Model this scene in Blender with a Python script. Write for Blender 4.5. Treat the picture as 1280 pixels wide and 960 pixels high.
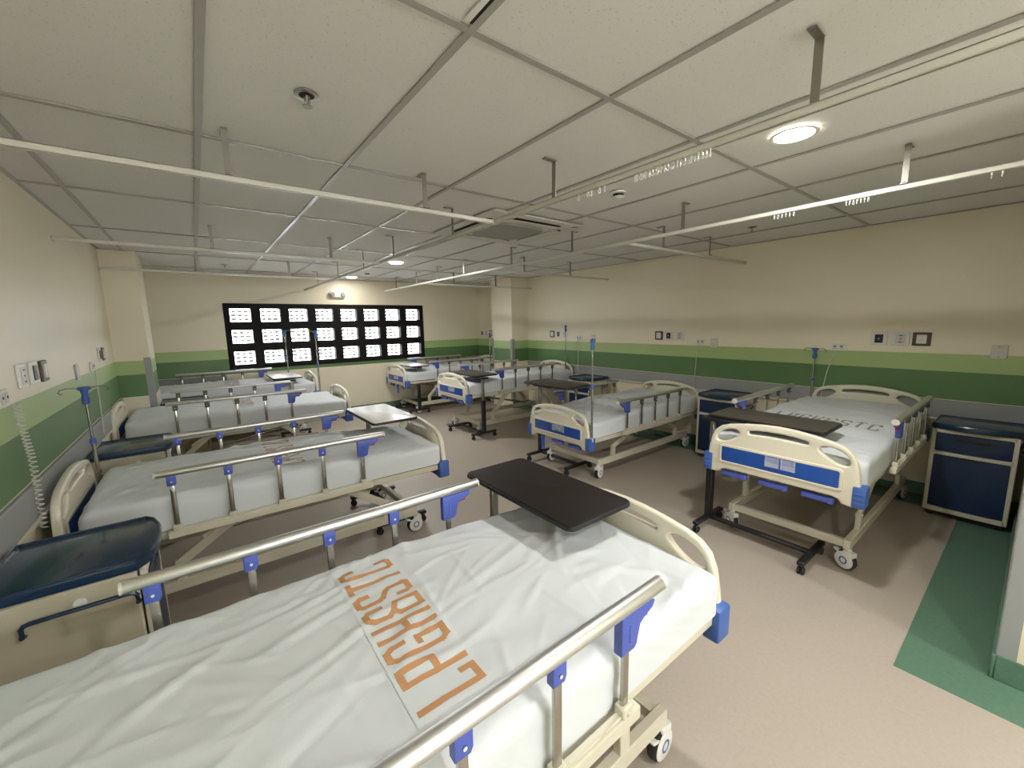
import bpy, bmesh, math, random
from mathutils import Vector, Matrix, noise
PI = math.pi
scene = bpy.context.scene
for o in list(bpy.data.objects):
    bpy.data.objects.remove(o)
COL = scene.collection

# ------------------------------------------------------------------ camera
CAM_Z = 1.57
cd = bpy.data.cameras.new('camera')
cd.sensor_fit = 'HORIZONTAL'; cd.sensor_width = 36.0
cd.lens = 509.63 / 1280.0 * 36.0
cd.clip_start = 0.02
cam = bpy.data.objects.new('camera', cd); COL.objects.link(cam)
R3 = Matrix(((0.79135716, 0.10503882, -0.60226298),
             (-0.61106436, 0.10557453, -0.784509),
             (-0.01882027, 0.98884825, 0.14773264)))
cam.matrix_world = Matrix.Translation((0, 0, CAM_Z)) @ R3.to_4x4()
scene.camera = cam

# ------------------------------------------------------------------ world, exposure
w = bpy.data.worlds.new('overcast_sky'); scene.world = w
w.use_nodes = True
bg = w.node_tree.nodes['Background']
bg.inputs[0].default_value = (0.95, 0.98, 1.0, 1)
bg.inputs[1].default_value = 11.0
vs = scene.view_settings
vs.view_transform = 'Standard'; vs.look = 'None'; vs.gamma = 1.0; vs.use_curve_mapping = False
vs.exposure = 0.25
LAMP_W = 18.5                      # radiant watts of one downlight
LAMP_COL = (1.0, 0.985, 0.955)

# ------------------------------------------------------------------ dimensions
XL, XR, YB, YF = -0.69, 4.93, 7.62, -3.4     # left wall, right wall, window wall, wall behind
ZC = 2.379                                   # ceiling
PX, PY = 2.60, -0.02                         # corner of the wall block at the right

# ------------------------------------------------------------------ materials
def new_mat(name):
    m = bpy.data.materials.new(name); m.use_nodes = True
    nt = m.node_tree
    return m, nt, nt.nodes['Principled BSDF']

def mat(name, col, rough=0.5, metal=0.0, bump=0.0, bscale=200.0, vary=0.0, vscale=8.0, spec=0.5, coat=0.0, aniso=0.0):
    m, nt, b = new_mat(name)
    b.inputs['Base Color'].default_value = (*col, 1)
    b.inputs['Roughness'].default_value = rough
    b.inputs['Metallic'].default_value = metal
    b.inputs['Specular IOR Level'].default_value = spec
    b.inputs['Coat Weight'].default_value = coat
    tc = nt.nodes.new('ShaderNodeTexCoord')
    if vary > 0:
        n = nt.nodes.new('ShaderNodeTexNoise'); n.inputs['Scale'].default_value = vscale
        n.inputs['Detail'].default_value = 5
        nt.links.new(tc.outputs['Object'], n.inputs['Vector'])
        mx = nt.nodes.new('ShaderNodeMix'); mx.data_type = 'RGBA'
        mx.inputs[6].default_value = (*[c * (1 - vary) for c in col], 1)
        mx.inputs[7].default_value = (*[min(1, c * (1 + vary)) for c in col], 1)
        nt.links.new(n.outputs['Fac'], mx.inputs[0])
        nt.links.new(mx.outputs[2], b.inputs['Base Color'])
    if bump > 0:
        n2 = nt.nodes.new('ShaderNodeTexNoise'); n2.inputs['Scale'].default_value = bscale
        n2.inputs['Detail'].default_value = 3
        nt.links.new(tc.outputs['Object'], n2.inputs['Vector'])
        bp = nt.nodes.new('ShaderNodeBump'); bp.inputs['Strength'].default_value = bump
        bp.inputs['Distance'].default_value = 0.002
        nt.links.new(n2.outputs['Fac'], bp.inputs['Height'])
        nt.links.new(bp.outputs['Normal'], b.inputs['Normal'])
    return m

def band_wall_mat(name):
    """cream paint with a lime and a dark green painted band at fixed heights"""
    m, nt, b = new_mat(name)
    geo = nt.nodes.new('ShaderNodeNewGeometry')
    sep = nt.nodes.new('ShaderNodeSeparateXYZ'); nt.links.new(geo.outputs['Position'], sep.inputs[0])
    mr = nt.nodes.new('ShaderNodeMapRange'); mr.inputs[2].default_value = 2.5
    nt.links.new(sep.outputs['Z'], mr.inputs[0])
    cr = nt.nodes.new('ShaderNodeValToRGB'); cr.color_ramp.interpolation = 'CONSTANT'
    cream = (0.86, 0.785, 0.605, 1); lime = (0.42, 0.55, 0.235, 1); dark = (0.115, 0.225, 0.082, 1)
    els = cr.color_ramp.elements
    els[0].position = 0.0; els[0].color = cream
    els[1].position = 0.86 / 2.5; els[1].color = dark
    e = els.new(1.095 / 2.5); e.color = lime
    e = els.new(1.245 / 2.5); e.color = cream
    nt.links.new(mr.outputs[0], cr.inputs[0])
    n = nt.nodes.new('ShaderNodeTexNoise'); n.inputs['Scale'].default_value = 1.3; n.inputs['Detail'].default_value = 6
    nt.links.new(geo.outputs['Position'], n.inputs['Vector'])
    mr2 = nt.nodes.new('ShaderNodeMapRange'); mr2.inputs[3].default_value = 0.93; mr2.inputs[4].default_value = 1.05
    nt.links.new(n.outputs['Fac'], mr2.inputs[0])
    mul = nt.nodes.new('ShaderNodeVectorMath'); mul.operation = 'SCALE'
    nt.links.new(cr.outputs[0], mul.inputs[0]); nt.links.new(mr2.outputs[0], mul.inputs['Scale'])
    nt.links.new(mul.outputs[0], b.inputs['Base Color'])
    b.inputs['Roughness'].default_value = 0.42
    n2 = nt.nodes.new('ShaderNodeTexNoise'); n2.inputs['Scale'].default_value = 60
    nt.links.new(geo.outputs['Position'], n2.inputs['Vector'])
    bp = nt.nodes.new('ShaderNodeBump'); bp.inputs['Strength'].default_value = 0.12; bp.inputs['Distance'].default_value = 0.003
    nt.links.new(n2.outputs['Fac'], bp.inputs['Height']); nt.links.new(bp.outputs['Normal'], b.inputs['Normal'])
    return m

def tile_mat(name):
    """mineral fibre ceiling tile: pale with small pits"""
    m, nt, b = new_mat(name)
    geo = nt.nodes.new('ShaderNodeNewGeometry')
    v = nt.nodes.new('ShaderNodeTexNoise'); v.inputs['Scale'].default_value = 170; v.inputs['Detail'].default_value = 4
    nt.links.new(geo.outputs['Position'], v.inputs['Vector'])
    cr = nt.nodes.new('ShaderNodeValToRGB')
    cr.color_ramp.elements[0].position = 0.28; cr.color_ramp.elements[0].color = (0.55, 0.535, 0.49, 1)
    cr.color_ramp.elements[1].position = 0.38; cr.color_ramp.elements[1].color = (0.765, 0.75, 0.71, 1)
    nt.links.new(v.outputs['Fac'], cr.inputs[0]); nt.links.new(cr.outputs[0], b.inputs['Base Color'])
    b.inputs['Roughness'].default_value = 0.9
    bp = nt.nodes.new('ShaderNodeBump'); bp.inputs['Strength'].default_value = 0.3; bp.inputs['Distance'].default_value = 0.001
    nt.links.new(v.outputs['Fac'], bp.inputs['Height']); nt.links.new(bp.outputs['Normal'], b.inputs['Normal'])
    return m

def floor_mat(name, c0, c1, rough=0.38):
    m, nt, b = new_mat(name)
    geo = nt.nodes.new('ShaderNodeNewGeometry')
    n = nt.nodes.new('ShaderNodeTexNoise'); n.inputs['Scale'].default_value = 55; n.inputs['Detail'].default_value = 8
    n.inputs['Roughness'].default_value = 0.7
    nt.links.new(geo.outputs['Position'], n.inputs['Vector'])
    cr = nt.nodes.new('ShaderNodeValToRGB')
    cr.color_ramp.elements[0].position = 0.3; cr.color_ramp.elements[0].color = (*c0, 1)
    cr.color_ramp.elements[1].position = 0.7; cr.color_ramp.elements[1].color = (*c1, 1)
    nt.links.new(n.outputs['Fac'], cr.inputs[0])
    s = nt.nodes.new('ShaderNodeTexNoise'); s.inputs['Scale'].default_value = 1.8; s.inputs['Detail'].default_value = 6
    nt.links.new(geo.outputs['Position'], s.inputs['Vector'])
    mr = nt.nodes.new('ShaderNodeMapRange'); mr.inputs[3].default_value = 0.95; mr.inputs[4].default_value = 1.04
    nt.links.new(s.outputs['Fac'], mr.inputs[0])
    mul = nt.nodes.new('ShaderNodeVectorMath'); mul.operation = 'SCALE'
    nt.links.new(cr.outputs[0], mul.inputs[0]); nt.links.new(mr.outputs[0], mul.inputs['Scale'])
    nt.links.new(mul.outputs[0], b.inputs['Base Color'])
    b.inputs['Roughness'].default_value = rough
    return m

def emit_mat(name, col, strength):
    m, nt, b = new_mat(name)
    b.inputs['Base Color'].default_value = (*col, 1)
    b.inputs['Emission Color'].default_value = (*col, 1)
    b.inputs['Emission Strength'].default_value = strength
    return m

def clear_mat(name, col, fac, rough=0.1):
    m, nt, b = new_mat(name)
    b.inputs['Base Color'].default_value = (*col, 1); b.inputs['Roughness'].default_value = rough
    t = nt.nodes.new('ShaderNodeBsdfTransparent')
    mx = nt.nodes.new('ShaderNodeMixShader'); mx.inputs[0].default_value = fac
    nt.links.new(t.outputs[0], mx.inputs[1]); nt.links.new(b.outputs[0], mx.inputs[2])
    nt.links.new(mx.outputs[0], nt.nodes['Material Output'].inputs[0])
    return m

def translucent_mat(name, col):
    m, nt, b = new_mat(name)
    t = nt.nodes.new('ShaderNodeBsdfTranslucent'); t.inputs[0].default_value = (*col, 1)
    tr = nt.nodes.new('ShaderNodeBsdfTransparent'); mx = nt.nodes.new('ShaderNodeMixShader'); mx.inputs[0].default_value = 0.0
    nt.links.new(t.outputs[0], mx.inputs[1]); nt.links.new(tr.outputs[0], mx.inputs[2])
    nt.links.new(mx.outputs[0], nt.nodes['Material Output'].inputs[0])
    return m

M = {}
M['wall'] = band_wall_mat('wall_paint')
M['tile'] = tile_mat('ceiling_tile_fibre')
M['tbar'] = mat('grid_bar_paint', (0.40, 0.385, 0.35), 0.28, spec=0.5)
M['floor'] = floor_mat('vinyl_beige', (0.430, 0.375, 0.315), (0.480, 0.418, 0.356))
M['green_vinyl'] = floor_mat('vinyl_green', (0.095, 0.185, 0.125), (0.125, 0.235, 0.165))
M['guard'] = mat('wall_guard_grey', (0.32, 0.335, 0.335), 0.45, bump=0.1, bscale=300)
M['guard_edge'] = mat('guard_edge_cream', (0.66, 0.62, 0.52), 0.5)
M['cream'] = mat('cream_plastic', (0.76, 0.715, 0.58), 0.30, spec=0.5)
M['steel_cream'] = mat('cream_painted_steel', (0.66, 0.62, 0.50), 0.35)
M['blue'] = mat('blue_panel_plastic', (0.013, 0.080, 0.38), 0.4)
M['bumper'] = mat('blue_bumper_plastic', (0.055, 0.13, 0.42), 0.45)
M['joint'] = mat('lavender_blue_plastic', (0.075, 0.115, 0.47), 0.4)
M['joint_grey'] = mat('grey_joint_plastic', (0.10, 0.095, 0.09), 0.45)
M['red'] = mat('red_button', (0.45, 0.02, 0.03), 0.4)
M['alu'] = mat('brushed_aluminium', (0.74, 0.74, 0.73), 0.40, metal=1.0, bump=0.05, bscale=500)
M['steel'] = mat('stainless_steel', (0.46, 0.435, 0.395), 0.25, metal=1.0)
M['black'] = mat('black_powder_coat', (0.012, 0.012, 0.013), 0.45)
M['rubber'] = mat('dark_rubber', (0.02, 0.02, 0.02), 0.7)
M['white_plastic'] = mat('white_plastic', (0.78, 0.77, 0.73), 0.35)
M['off_white'] = mat('off_white_plastic', (0.64, 0.62, 0.56), 0.4)
M['sheet'] = mat('cotton_sheet', (0.70, 0.735, 0.76), 0.85, bump=0.25, bscale=600, spec=0.2)
M['patch'] = mat('cotton_print_patch', (0.72, 0.757, 0.782), 0.85, spec=0.2)
M['ink_orange'] = mat('orange_print', (0.60, 0.32, 0.155), 0.85, vary=0.08, vscale=60, spec=0.2)
M['ink_brown'] = mat('brown_print', (0.50, 0.345, 0.245), 0.85, vary=0.1, vscale=60, spec=0.2)
M['ink_faint'] = mat('faded_print', (0.52, 0.45, 0.385), 0.85, spec=0.2)
M['ink_grey'] = mat('grey_print', (0.33, 0.30, 0.27), 0.85, spec=0.2)
M['cab_top'] = mat('navy_cabinet_top', (0.009, 0.032, 0.075), 0.2, coat=0.3)
M['cab_front'] = mat('blue_cabinet_front', (0.007, 0.026, 0.085), 0.35, vary=0.12, vscale=5)
M['cab_body'] = mat('cabinet_body_cream', (0.55, 0.505, 0.385), 0.4)
M['top_brown'] = mat('espresso_laminate', (0.016, 0.011, 0.009), 0.62, spec=0.25, bump=0.05, bscale=300)
M['top_grey'] = mat('charcoal_laminate', (0.070, 0.062, 0.050), 0.45, spec=0.35, bump=0.05, bscale=300)
M['top_white'] = mat('white_laminate', (0.80, 0.78, 0.74), 0.3)
M['bronze'] = mat('bronze_switch_frame', (0.085, 0.065, 0.035), 0.4)
M['dark_insert'] = mat('dark_socket', (0.012, 0.022, 0.018), 0.4)
M['track'] = mat('track_white_aluminium', (0.68, 0.66, 0.58), 0.3, spec=0.6)
M['bracket'] = mat('bracket_zinc', (0.30, 0.285, 0.25), 0.35, metal=0.6)
M['lamp'] = emit_mat('lamp_lens', (1.0, 0.95, 0.84), 14.0)
M['lamp_ring'] = mat('lamp_ring_white', (0.8, 0.78, 0.72), 0.4)
M['grille'] = mat('grille_grey', (0.33, 0.315, 0.275), 0.6, bump=0.6, bscale=260)
M['frame_black'] = mat('window_frame_black', (0.010, 0.008, 0.007), 0.6, spec=0.2)
M['pane'] = clear_mat('window_pane', (0.9, 0.9, 0.9), 0.06, 0.05)
M['lattice'] = translucent_mat('glass_block_lattice', (0.25, 0.255, 0.245))
M['holder'] = clear_mat('clear_card_holder', (0.75, 0.80, 0.95), 0.25, 0.15)
M['brass'] = mat('sprinkler_chrome', (0.42, 0.40, 0.35), 0.3, metal=1.0)
M['dark'] = mat('dark_cavity', (0.01, 0.01, 0.01), 0.8)
M['cord'] = mat('white_cord', (0.62, 0.61, 0.55), 0.5)
M['outside'] = mat('outside_concrete', (0.6, 0.6, 0.58), 0.9)

# ------------------------------------------------------------------ mesh builder
class MB:
    def __init__(self):
        self.bm = bmesh.new()
    def box(self, c, s, bevel=0.0, rot=None, seg=1):
        r = bmesh.ops.create_cube(self.bm, size=1.0)
        vs = r['verts']
        mtx = Matrix.Translation(c) @ (rot.to_4x4() if rot else Matrix.Identity(4)) @ Matrix.Diagonal((*s, 1))
        bmesh.ops.transform(self.bm, matrix=mtx, verts=vs)
        if bevel > 0:
            es = list({e for v in vs for e in v.link_edges})
            bmesh.ops.bevel(self.bm, geom=es, offset=bevel, segments=seg, affect='EDGES', profile=0.5)
        return self
    def bar(self, p0, p1, wy, wz, bevel=0.0):
        """rectangular bar from p0 to p1"""
        p0, p1 = Vector(p0), Vector(p1); d = p1 - p0
        q = d.to_track_quat('X', 'Z').to_matrix()
        return self.box((p0 + p1) / 2, (d.length, wy, wz), bevel, q)
    def cyl(self, p0, p1, r, r2=None, n=12, caps=True):
        p0, p1 = Vector(p0), Vector(p1); d = p1 - p0
        q = d.to_track_quat('Z', 'Y').to_matrix().to_4x4()
        bmesh.ops.create_cone(self.bm, cap_ends=caps, segments=n, radius1=r, radius2=r if r2 is None else r2,
                              depth=d.length, matrix=Matrix.Translation((p0 + p1) / 2) @ q)
        return self
    def tube(self, pts, r, n=8, closed=False):
        pts = [Vector(p) for p in pts]; k = len(pts); rings = []
        up = Vector((0, 0, 1))
        for i, p in enumerate(pts):
            if closed: t = pts[(i + 1) % k] - pts[i - 1]
            else: t = pts[min(i + 1, k - 1)] - pts[max(i - 1, 0)]
            t.normalize()
            a = t.cross(up)
            if a.length < 0.1: a = t.cross(Vector((1, 0, 0)))
            a.normalize(); b = t.cross(a)
            rings.append([self.bm.verts.new(p + r * (math.cos(2 * PI * j / n) * a + math.sin(2 * PI * j / n) * b)) for j in range(n)])
        m = k if closed else k - 1
        for i in range(m):
            A, B = rings[i], rings[(i + 1) % k]
            for j in range(n):
                self.bm.faces.new((A[j], A[(j + 1) % n], B[(j + 1) % n], B[j]))
        if not closed:
            self.bm.faces.new(list(reversed(rings[0]))); self.bm.faces.new(rings[-1])
        return self
    def ring(self, prof, c=(0, 0, 0), n=20, axis='Z'):
        return self.lathe(list(prof) + [prof[0]], c, n, axis, False)
    def lathe(self, prof, c=(0, 0, 0), n=20, axis='Z', caps=True):
        """prof: (r, h) list; revolves about the axis"""
        c = Vector(c); rings = []
        for r, h in prof:
            ring = []
            for j in range(n):
                a = 2 * PI * j / n; u, v = r * math.cos(a), r * math.sin(a)
                p = {'Z': (u, v, h), 'Y': (u, h, v), 'X': (h, u, v)}[axis]
                ring.append(self.bm.verts.new(c + Vector(p)))
            rings.append(ring)
        for i in range(len(rings) - 1):
            for j in range(n):
                self.bm.faces.new((rings[i][j], rings[i][(j + 1) % n], rings[i + 1][(j + 1) % n], rings[i + 1][j]))
        if not caps:
            bmesh.ops.remove_doubles(self.bm, verts=rings[0] + rings[-1], dist=1e-6)
            return self
        for ring in (rings[0], rings[-1]):
            if (ring[0].co - ring[n // 2].co).length > 1e-5:
                self.bm.faces.new(ring)
        return self
    def prism(self, poly, h0, h1, axis='Z', bevel=0.0):
        def P(u, v, h):
            return {'Z': (u, v, h), 'X': (h, u, v), 'Y': (u, h, v)}[axis]
        a = [self.bm.verts.new(P(u, v, h0)) for u, v in poly]
        b = [self.bm.verts.new(P(u, v, h1)) for u, v in poly]
        n = len(poly)
        f0 = self.bm.faces.new(a); f1 = self.bm.faces.new(b)
        for i in range(n):
            self.bm.faces.new((a[i], a[(i + 1) % n], b[(i + 1) % n], b[i]))
        if bevel > 0:
            es = list(set(f0.edges) | set(f1.edges))
            bmesh.ops.bevel(self.bm, geom=es, offset=bevel, segments=2, affect='EDGES', profile=0.5)
        return self
    def mesh(self, name, m, smooth_angle=40):
        bmesh.ops.recalc_face_normals(self.bm, faces=self.bm.faces)
        for e in self.bm.edges:
            if len(e.link_faces) == 2:
                e.smooth = e.calc_face_angle(0) < math.radians(smooth_angle)
        for f in self.bm.faces: f.smooth = True
        me = bpy.data.meshes.new(name); self.bm.to_mesh(me); self.bm.free()
        me.materials.append(m)
        return me
    def build(self, name, m, parent=None, loc=(0, 0, 0), **kw):
        return put(name, self.mesh(name, m, **kw), parent, loc)

def put(name, me, parent=None, loc=(0, 0, 0), rot=None):
    o = bpy.data.objects.new(name, me); COL.objects.link(o)
    if parent: o.parent = parent
    o.location = loc
    if rot: o.rotation_euler = rot
    return o

def thing(name, label, cat, loc=(0, 0, 0), rz=0.0, group=None):
    o = bpy.data.objects.new(name, None); COL.objects.link(o)
    o.empty_display_size = 0.1
    o.location = loc; o.rotation_euler = (0, 0, rz)
    return tag(o, label, cat, group)

def tag(o, label, cat, group=None):
    o['label'] = label; o['category'] = cat
    if group: o['group'] = group
    return o

def struct(o, label=None):
    o['kind'] = 'structure'
    if label: o['label'] = label
    return o

def curve_plate(name, outline, holes, ext, bev, m, res=2):
    """flat moulded plate in the local YZ plane (normal X) from a smooth outline with holes"""
    cu = bpy.data.curves.new(name, 'CURVE'); cu.dimensions = '2D'; cu.fill_mode = 'BOTH'
    cu.extrude = ext; cu.bevel_depth = bev; cu.bevel_resolution = res
    for pts in [outline] + holes:
        sp = cu.splines.new('POLY'); sp.points.add(len(pts) - 1)
        for p, (u, v) in zip(sp.points, pts): p.co = (u, v, 0, 1)
        sp.use_cyclic_u = True
    ob = bpy.data.objects.new(name, cu); COL.objects.link(ob)
    dg = bpy.context.evaluated_depsgraph_get()
    me = bpy.data.meshes.new_from_object(ob.evaluated_get(dg))
    bpy.data.objects.remove(ob)
    me.transform(Matrix(((0, 0, 1, 0), (1, 0, 0, 0), (0, 1, 0, 0), (0, 0, 0, 1))))
    bm = bmesh.new(); bm.from_mesh(me)
    bmesh.ops.remove_doubles(bm, verts=bm.verts, dist=0.0002)
    for e in bm.edges:
        if len(e.link_faces) == 2: e.smooth = e.calc_face_angle(0) < math.radians(50)
    for f in bm.faces: f.smooth = True
    bm.to_mesh(me); bm.free()
    me.name = name; me.materials.clear(); me.materials.append(m)
    return me

def smooth_loop(pts, k=4):
    """Catmull-Rom through a closed list of 2D points"""
    out = []; n = len(pts)
    for i in range(n):
        p0, p1, p2, p3 = [Vector(pts[(i + d) % n]) for d in (-1, 0, 1, 2)]
        for j in range(k):
            t = j / k
            q = 0.5 * ((2 * p1) + (-p0 + p2) * t + (2 * p0 - 5 * p1 + 4 * p2 - p3) * t * t + (-p0 + 3 * p1 - 3 * p2 + p3) * t ** 3)
            out.append((q.x, q.y))
    return out

def rrect(w_, h_, r, k=4):
    out = []
    for cx, cy, a0 in ((w_ / 2 - r, h_ / 2 - r, 0), (-w_ / 2 + r, h_ / 2 - r, 90), (-w_ / 2 + r, -h_ / 2 + r, 180), (w_ / 2 - r, -h_ / 2 + r, 270)):
        for j in range(k + 1):
            a = math.radians(a0 + 90 * j / k)
            out.append((cx + r * math.cos(a), cy + r * math.sin(a)))
    return out

# ================================================================== THE ROOM
def box_obj(name, x0, x1, y0, y1, z0, z1, m, parent=None, bevel=0.0):
    return MB().box(((x0 + x1) / 2, (y0 + y1) / 2, (z0 + z1) / 2), (x1 - x0, y1 - y0, z1 - z0), bevel).build(name, m, parent)

struct(box_obj('floor', XL - .2, XR + .2, YF - .2, YB + .2, -0.1, 0.0, M['floor']), 'beige speckled vinyl floor of the ward')
struct(box_obj('wall_left', XL - .2, XL, YF - .2, YB + .2, 0, ZC + .12, M['wall']), 'cream left wall with lime and dark green painted bands')
struct(box_obj('wall_right', XR, XR + .2, PY - .3, YB + .2, 0, ZC + .12, M['wall']), 'cream right wall with lime and dark green painted bands')
mb = MB()
for (x0, x1, z0, z1) in ((XL, -.1, 0, ZC + .12), (2.2, PX, 0, ZC + .12), (-.1, 2.2, 0, 1.0), (-.1, 2.2, 2.15, ZC + .12)):
    mb.box(((x0 + x1) / 2, YF - .1, (z0 + z1) / 2), (x1 - x0, .2, z1 - z0))
struct(mb.build('wall_near', M['wall']), 'wall behind the camera')
fill_win = thing('window_added_fill', 'added unseen black framed window for fill light, behind the camera', 'window', (1.05, YF, 1.575))  # unseen window, added so sky light fills the room from behind
del fill_win['category']; struct(fill_win)
for (x, z, sx, sz) in ((-1.125, 0, .05, 1.15), (0, 0, .05, 1.15), (1.125, 0, .05, 1.15), (0, -.55, 2.3, .05), (0, .55, 2.3, .05)):
    MB().box((x, -.08, z), (sx, .08, sz), .004).build('frame_bar', M['frame_black'], fill_win)
for x in (-.5625, .5625):
    MB().box((x, -.08, 0), (1.075, .005, 1.05)).build('pane', M['pane'], fill_win)
struct(box_obj('wall_block', PX, XR, YF - .2, PY, 0, ZC + .12, M['wall']), 'cream wall corner at the right edge of the photo')
# window wall with an opening
WX0, WX1, WZ0, WZ1 = 0.37, 3.64, 0.925, 1.95
mb = MB()
for (x0, x1, z0, z1) in ((XL, WX0, 0, ZC + .12), (WX1, XR, 0, ZC + .12), (WX0, WX1, 0, WZ0), (WX0, WX1, WZ1, ZC + .12)):
    mb.box(((x0 + x1) / 2, YB + .1, (z0 + z1) / 2), (x1 - x0, .2, z1 - z0))
struct(mb.build('wall_back', M['wall']), 'cream window wall with green painted bands')
# columns
struct(box_obj('wall_column_left', XL, -0.41, 5.85, 6.50, 0, ZC, M['wall']), 'cream column projecting from the left wall')
struct(box_obj('wall_column_right', 4.55, XR, 5.90, 6.53, 0, ZC, M['wall']), 'cream column projecting from the right wall')

# wall guards (grey boards), cove bases and the green floor border, one run at a time
GZ0, GZ1 = 0.715, 0.865
def guard(name, x0, x1, y0, y1, label):
    o = box_obj(name, x0, x1, y0, y1, GZ0, GZ1, M['guard'], bevel=.004)
    struct(o, label)
    dx = .006 if x1 - x0 < y1 - y0 else 0
    sx, sy = (x1 - x0, y1 - y0)
    e = MB().box(((x0 + x1) / 2, (y0 + y1) / 2, GZ0 - .012), (sx + (.012 if sx < sy else 0), sy + (.012 if sy < sx else 0), .022), .003).build('edge_strip', M['guard_edge'], o)
    return o
guard('trim_1', XL, XL + .022, YF, 5.85, 'grey protective board along the left wall')
guard('trim_2', XR - .022, XR, PY, 5.90, 'grey protective board along the right wall')
guard('trim_3', XL, WX0 - .05, YB - .022, YB, 'grey protective board on the window wall, left of the window')
guard('trim_4', WX1 + .05, XR, YB - .022, YB, 'grey protective board on the window wall, right of the window')
guard('trim_5', XR - .022, XR, 6.53, YB - .022, 'grey protective board on the right wall beyond the column')
def cove(name, x0, x1, y0, y1, label):
    return struct(box_obj(name, x0, x1, y0, y1, 0, .115, M['green_vinyl'], bevel=.004), label)
cove('baseboard_left', XL, XL + .012, YF, 5.85, 'green vinyl cove base of the left wall')
cove('baseboard_right', XR - .012, XR, PY, 5.90, 'green vinyl cove base of the right wall')
cove('baseboard_back', XL + .012, XR - .012, YB - .012, YB, 'green vinyl cove base of the window wall')
cove('baseboard_corner', PX - .012, PX, YF, PY, 'green vinyl cove base of the wall corner at right')
cove('baseboard_corner_end', PX - .012, XR - .012, PY, PY + .012, 'green vinyl cove base on the end of the wall corner')
cove('baseboard_column_left', XL, -.398, 5.838, 5.85, 'green cove base of the left column')
cove('baseboard_column_right', 4.538, XR, 5.888, 5.90, 'green cove base of the right column')
BW = 0.25
def border(name, x0, x1, y0, y1, label):
    return struct(box_obj(name, x0, x1, y0, y1, 0.0, 0.0015, M['green_vinyl']), label)
border('trim_6', PX - BW, PX, YF, PY + .28, 'green floor border beside the wall corner')
border('trim_7', PX, XR, PY, PY + .28, 'green floor border in front of the wall corner')
border('trim_8', XR - .30, XR, PY + .28, YB, 'green floor border along the right wall')
border('trim_9', XL, XR - .30, YB - .28, YB, 'green floor border along the window wall')
border('trim_10', XL, XL + .28, YF, YB - .28, 'green floor border along the left wall')
# grey corner guards
def corner_guard(name, x, y, sx, sy, z0, z1, label):
    mb = MB(); t = .004; wd = .055
    mb.box((x + sx * wd / 2, y - sy * t / 2, (z0 + z1) / 2), (wd, t, z1 - z0))
    mb.box((x - sx * t / 2, y + sy * wd / 2, (z0 + z1) / 2), (t, wd, z1 - z0))
    return struct(mb.build(name, M['guard']), label)
corner_guard('trim_11', -0.41, 5.85, -1, 1, .115, 1.28, 'grey corner guard on the left column')
corner_guard('trim_12', 4.55, 5.90, 1, 1, .115, 1.28, 'grey corner guard on the near edge of the right column')
corner_guard('trim_13', 4.55, 6.53, 1, -1, .115, 1.28, 'grey corner guard on the far edge of the right column')
corner_guard('trim_14', PX, PY, 1, -1, .115, 1.30, 'grey corner guard on the wall corner at right')

# ---------------------------------------------------------------- ceiling grid
ceil = struct(box_obj('ceiling', XL - .2, XR + .2, YF - .2, YB + .2, ZC + .12, ZC + .2, M['outside']), 'suspended ceiling of pale mineral tiles in a metal grid')
GX = [0.097 + .6 * i for i in range(-1, 8)]
GY = [1.07 + 1.2 * j for j in range(-3, 6)]
bw = 0.024
for x in GX:
    y1 = YB
    MB().box((x, (YF + y1) / 2, ZC + .001), (bw, y1 - YF, .006)).build('grid_bar', M['tbar'], ceil)
for y in GY:
    MB().box(((XL + XR) / 2, y, ZC + .0015), (XR - XL, bw, .006)).build('grid_bar', M['tbar'], ceil)
for (x0, x1, y0, y1) in ((XL, XL + .02, YF, YB), (XR - .02, XR, PY, YB), (XL, XR, YB - .02, YB)):
    MB().box(((x0 + x1) / 2, (y0 + y1) / 2, ZC + .0018), (x1 - x0, y1 - y0, .006)).build('edge_bar', M['tbar'], ceil)
xs = [XL] + GX + [XR]; ys = [YF] + GY + [YB]
tile_cache = {}
HOLE = {}
for a in range(len(xs) - 1):
    for b_ in range(len(ys) - 1):
        sx, sy = xs[a + 1] - xs[a], ys[b_ + 1] - ys[b_]
        cx, cy = (xs[a] + xs[a + 1]) / 2, (ys[b_] + ys[b_ + 1]) / 2
        if cx > PX and ys[b_ + 1] < PY: continue
        key = (round(sx, 3), round(sy, 3))
        if key not in tile_cache:
            tile_cache[key] = MB().box((0, 0, 0), (sx - .006, sy - .006, .012)).mesh('ceiling_tile', M['tile'])
        t = put('ceiling_tile', tile_cache[key], ceil, (cx, cy, ZC + .012))
slot_ = struct(MB().box((.681, .46, ZC - .0005), (.009, 1.16, .006)).build('trim_15', M['dark']), 'dark slot beside a ceiling grid bar at the top edge')
MB().box((-.0, 0, 0), (.016, 1.16, .006)).build('slot_edge', M['white_plastic'], slot_, (.668, .46, ZC - .0003))

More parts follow.
